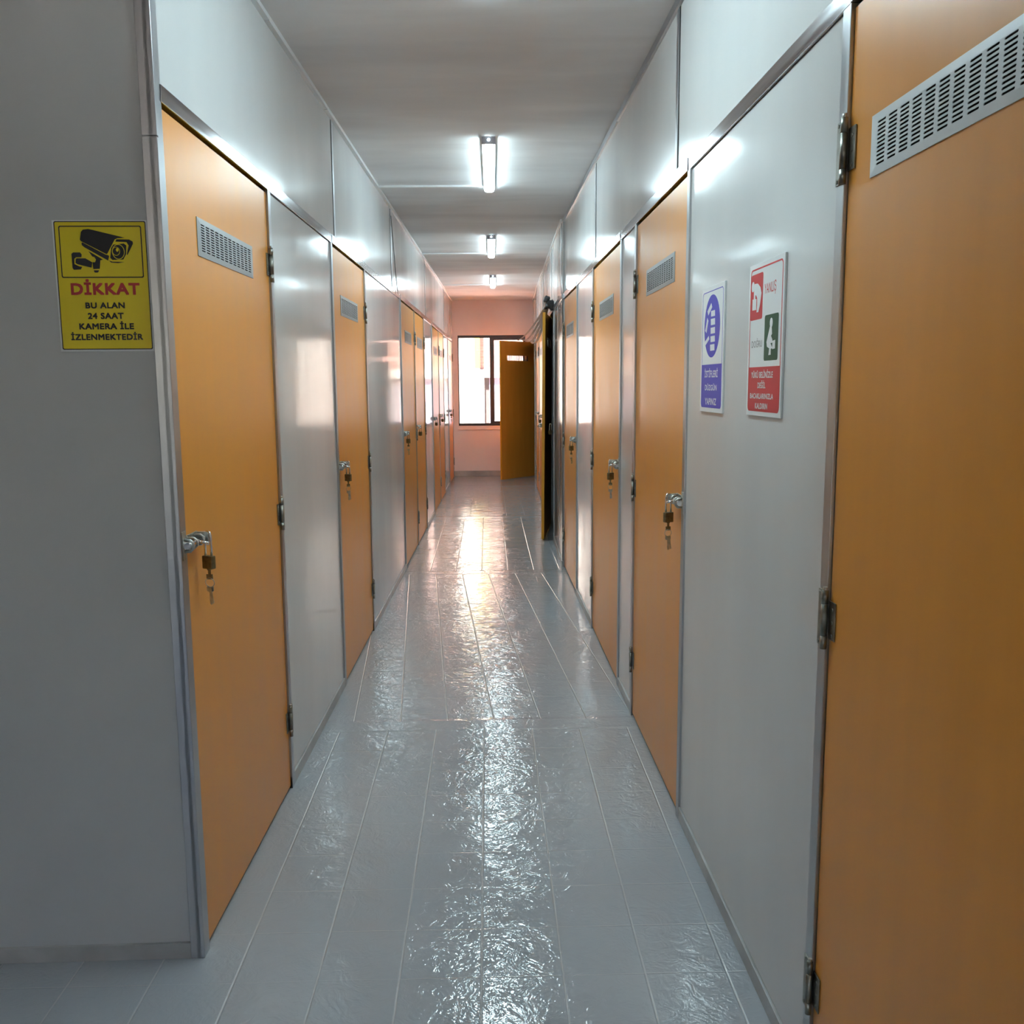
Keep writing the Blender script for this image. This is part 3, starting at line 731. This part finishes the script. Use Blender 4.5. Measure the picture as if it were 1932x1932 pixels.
m = MB(); m.prism(rrect(*bbox(B3, [(735, 415), (838, 390), (825, 820), (718, 836)]), .006), o1, o2); rs = m.build('wrong_panel', 'red_sign', e)
m = MB()
m.prism(ell(*B3((748, 520)), .0105, .0115), o2, o2+.0003)
m.prism([B3(t_) for t_ in [(764, 490), (792, 486), (815, 520), (824, 575), (815, 640), (806, 700), (792, 760), (776, 762), (783, 690), (784, 625), (776, 600), (768, 598), (766, 636), (752, 640), (756, 560)]], o2, o2+.0003)
m.prism([B3(t_) for t_ in [(742, 640), (777, 633), (773, 738), (738, 745)]], o2, o2+.0003)
m.build('bending_figure', 'white', rs)
m = MB(); m.prism(rrect(*bbox(B3, [(852, 792), (976, 768), (960, 1213), (838, 1222)]), .006), o1, o2); gs = m.build('right_panel', 'green', e)
m = MB()
m.prism(ell(*B3((910, 860)), .0095, .0105), o2, o2+.0003)
m.prism([B3(t_) for t_ in [(898, 895), (914, 890), (916, 965), (906, 985), (918, 1020), (918, 1050), (900, 1055), (916, 1100), (902, 1110), (900, 1165), (880, 1170), (888, 1105), (868, 1090), (864, 1045), (878, 985)]], o2, o2+.0003)
m.prism([B3(t_) for t_ in [(920, 1032), (944, 1022), (940, 1105), (914, 1112)]], o2, o2+.0003)
m.build('squatting_figure', 'white', gs)
m = MB(); u0, u1 = B3((852, 545))[0], B3((958, 530))[0]; add_text(m, 'YANLIŞ', (u0+u1)/2, B3((900, 570))[1], .021, u1-u0, o2, .004); m.build('wrong_lettering', 'red_sign', e)
m = MB(); u0, u1 = B3((728, 1070))[0], B3((822, 1060))[0]; add_text(m, 'DOĞRU', (u0+u1)/2, B3((775, 1096))[1], .0145, u1-u0, o2, .002); m.build('right_lettering', 'grey_print', e)
m = MB()
for s_, xa, xb, yb_, yt in (('YÜKÜ BELİNİZLE', 722, 918, 1388, 1330), ('DEĞİL', 778, 850, 1488, 1432), ('BACAKLARINIZLA', 708, 918, 1590, 1538), ('KALDIRIN', 752, 864, 1688, 1632)):
    yy = (yb_+yt)/2; u0 = B3((xa, yy))[0]; u1 = B3((xb, yy))[0]
    add_text(m, s_, (u0+u1)/2, B3(((xa+xb)/2, yb_))[1], B3(((xa+xb)/2, yt))[1]-B3(((xa+xb)/2, yb_))[1], u1-u0, o2+.0003, .03)
m.build('lettering', 'white', e)

# ------------------------------------------------------------------ ceiling lamps and their cable ducts
def make_lamp():
    r = empty('ceiling_lamp', (0, 0, 0)); L2 = .575
    MB().box(-.033, .033, -L2, L2, -.020, 0, bev=.002).build('housing', 'plastic', r)
    m = MB(); prof = [(-.029, -.016), (-.030, -.024), (-.026, -.033), (-.012, -.038), (.012, -.038), (.026, -.033), (.030, -.024), (.029, -.016)]
    A = [m.bm.verts.new((x, -L2+.02, z)) for x, z in prof]; B_ = [m.bm.verts.new((x, L2-.004, z)) for x, z in prof]
    for i in range(len(prof)):
        j = (i+1) % len(prof); f = m.bm.faces.new((A[i], B_[i], B_[j], A[j]))
    m.bm.faces.new(A[::-1]); m.bm.faces.new(B_); bmesh.ops.recalc_face_normals(m.bm, faces=m.bm.faces); m.build('diffuser', 'lamp', r)
    ec = MB().box(-.033, .033, L2-.018, L2+.002, -.034, -.001, bev=.002).build('end_cap', 'lampend', r)
    MB().cyl((0, L2+.002, -.016), (0, L2+.0035, -.016), .0055, 14).build('indicator', 'lamp', ec)
    return r
lamp = None
for (x, ya, yb), lab in (((-.03, 1.765, 2.915), 'LED batten lamp overhead of the camera, just above the picture'), ((-.066, 4.62, 5.77), 'LED batten lamp on the ceiling, largest and nearest of the three in line'),
                         ((-.092, 7.68, 8.83), 'LED batten lamp on the ceiling, middle one of the three in line'),
                         ((-.110, 10.58, 11.73), 'LED batten lamp on the ceiling, smallest one nearest the end window')):
    o = make_lamp() if lamp is None else copy_tree(lamp); lamp = lamp or o
    o.location = (x, (ya+yb)/2, zc((ya+yb)/2)); o.rotation_euler = (math.atan(.0058), 0, .012)
    tag(o, lab, 'ceiling lamp', 'LED lamps along the corridor ceiling')
for (y, x1), lab in (((5.74, -.06), 'thin cable duct on the ceiling running to the nearest lamp'), ((8.74, -.09), 'thin cable duct on the ceiling running to the middle lamp'), ((11.62, -.11), 'thin cable duct on the ceiling running to the lamp nearest the window')):
    z = zc(y); m = MB().box(-.735, x1-.028, -y-.009, -y+.009, z-.012, z, bev=.002)
    tag(m.build('cable_duct', 'plastic'), lab, 'cable duct', 'cable ducts to the ceiling lamps')
# loose wire hanging down the upper left wall by a panel joint
m = MB(); m.tube([(0, .004, 0), (.05, .010, -.18), (.13, .012, -.36), (.22, .014, -.50)], .003, 6)
w_ = m.build('hanging_wire', 'grey_print', None, (LW.x0, 6.44, 2.535), PI/2); tag(w_, 'thin dark wire hanging down the upper left wall beside a panel joint', 'wire')

# long pale strips lying across the tops of the ajar and the open door
zt = 2.013
for i, (xa, xb, dz) in enumerate(((.358, .215, .006), (.366, .285, .006), (.374, .345, .006), (.382, .405, .006))):
    n = 24; m = MB(); prev = None
    for k in range(n+1):
        t_ = k/n; y = 8.13 + (13.62-8.13)*t_; x = xa + (xb-xa)*t_; z = zt + .004 - (.16+.13*i)*t_*(1-t_) + (.018*(1-t_))
        cur = [m.bm.verts.new(c) for c in ((x-.008, y, z), (x+.020, y, z+.004), (x+.020, y, z+.030-.014*t_), (x+.014, y, z+.030-.014*t_))]
        if prev:
            for q in range(4): m.bm.faces.new((prev[q], prev[(q+1) % 4], cur[(q+1) % 4], cur[q]))
        else: m.bm.faces.new(cur[::-1])
        prev = cur
    m.bm.faces.new(prev); bmesh.ops.recalc_face_normals(m.bm, faces=m.bm.faces)
    tag(m.build('trim_strip', 'strip'), 'long pale strip lying from the ajar door top to the open door top', 'strip', 'pale strips laid across the door tops')
# dark cloth bundle stuffed on top of the ajar door
m = MB(); rnd = random.Random(7)
for cx_, cz_, hx, hz, ro in ((-.026, .058, .024, .028, .35), (.018, .010, .030, .042, -.45), (-.002, .012, .034, .030, .2)):
    k0 = len(m.bm.verts); rr_ = bmesh.ops.create_cube(m.bm, size=2)
    bmesh.ops.subdivide_edges(m.bm, edges=list({e for v in rr_['verts'] for e in v.link_edges}), cuts=5, use_grid_fill=True)
    m.bm.verts.ensure_lookup_table()
    for v in m.bm.verts[k0:]:
        c = v.co.copy(); n_ = max(c.length, 1); c *= 1/(.75 + .25*n_); w_ = .10*math.sin(5*c.x+3*c.y+cx_*90) + .08*math.sin(6*c.z-4*c.y+2)
        c = Vector((c.x*hx*(1+w_), c.y*.055*(1+w_*.6), c.z*hz*(1-w_)))
        c = Matrix.Rotation(ro, 3, 'Y') @ c; v.co = c + Vector((cx_, 0, cz_))
for f in m.bm.faces: f.smooth = True
tag(m.build('cloth_bundle', 'cloth', None, (.412, 8.12, 2.062)), 'crumpled black cloth bundle stuffed on top of the ajar door', 'cloth')

# ------------------------------------------------------------------ outdoors, seen through the end window, plus an unseen light reflector
YO = 18.0
o = empty('opposite_building', (0, YO, -3), label='sunlit pink brick and white building across from the end window', cat='building')
z0 = 3
MB().box(-9, -.44, -.3, 0, 0, 6.8).build('white_wall', 'plaster', o)
MB().box(-.44, 9, -.4, -.1, 4.68, 6.8).build('brick_wall', 'brick', o)
MB().box(-.44, 9, -.4, -.06, 4.52, 4.68).build('lintel', 'plaster', o)
MB().box(-.27, 9, -.4, -.12, 0, 4.52).build('lower_wall', 'lower_wall', o)
MB().box(-.44, -.365, -.4, -.08, 0, 4.52).build('door_jamb', 'plaster', o)
MB().box(.34, .42, -.12, -.09, 0, 4.52).build('pilaster', 'plaster', o)
MB().box(-.365, -.27, -.4, -.16, 0, 4.52).build('shutter', 'shutter', o)
MB().box(-.545, -.44, -.05, .10, 4.70, 6.8).build('yellow_pillar', 'yellow_paint', o)
b = MB().box(-30, 30, 40, -60, -3.1, -3.0); S(b.build('ground', 'ground'), 'pale concrete yard outside the end window', 'ground')
b = MB().box(-6, 6, -17.9, -14.25, -.35, -.15); S(b.build('reflector', 'reflector'), 'unseen pink slab added under the end window to bounce sunlight inside', 'reflector')  # unseen slab added to bounce pink sunlight onto the far ceiling
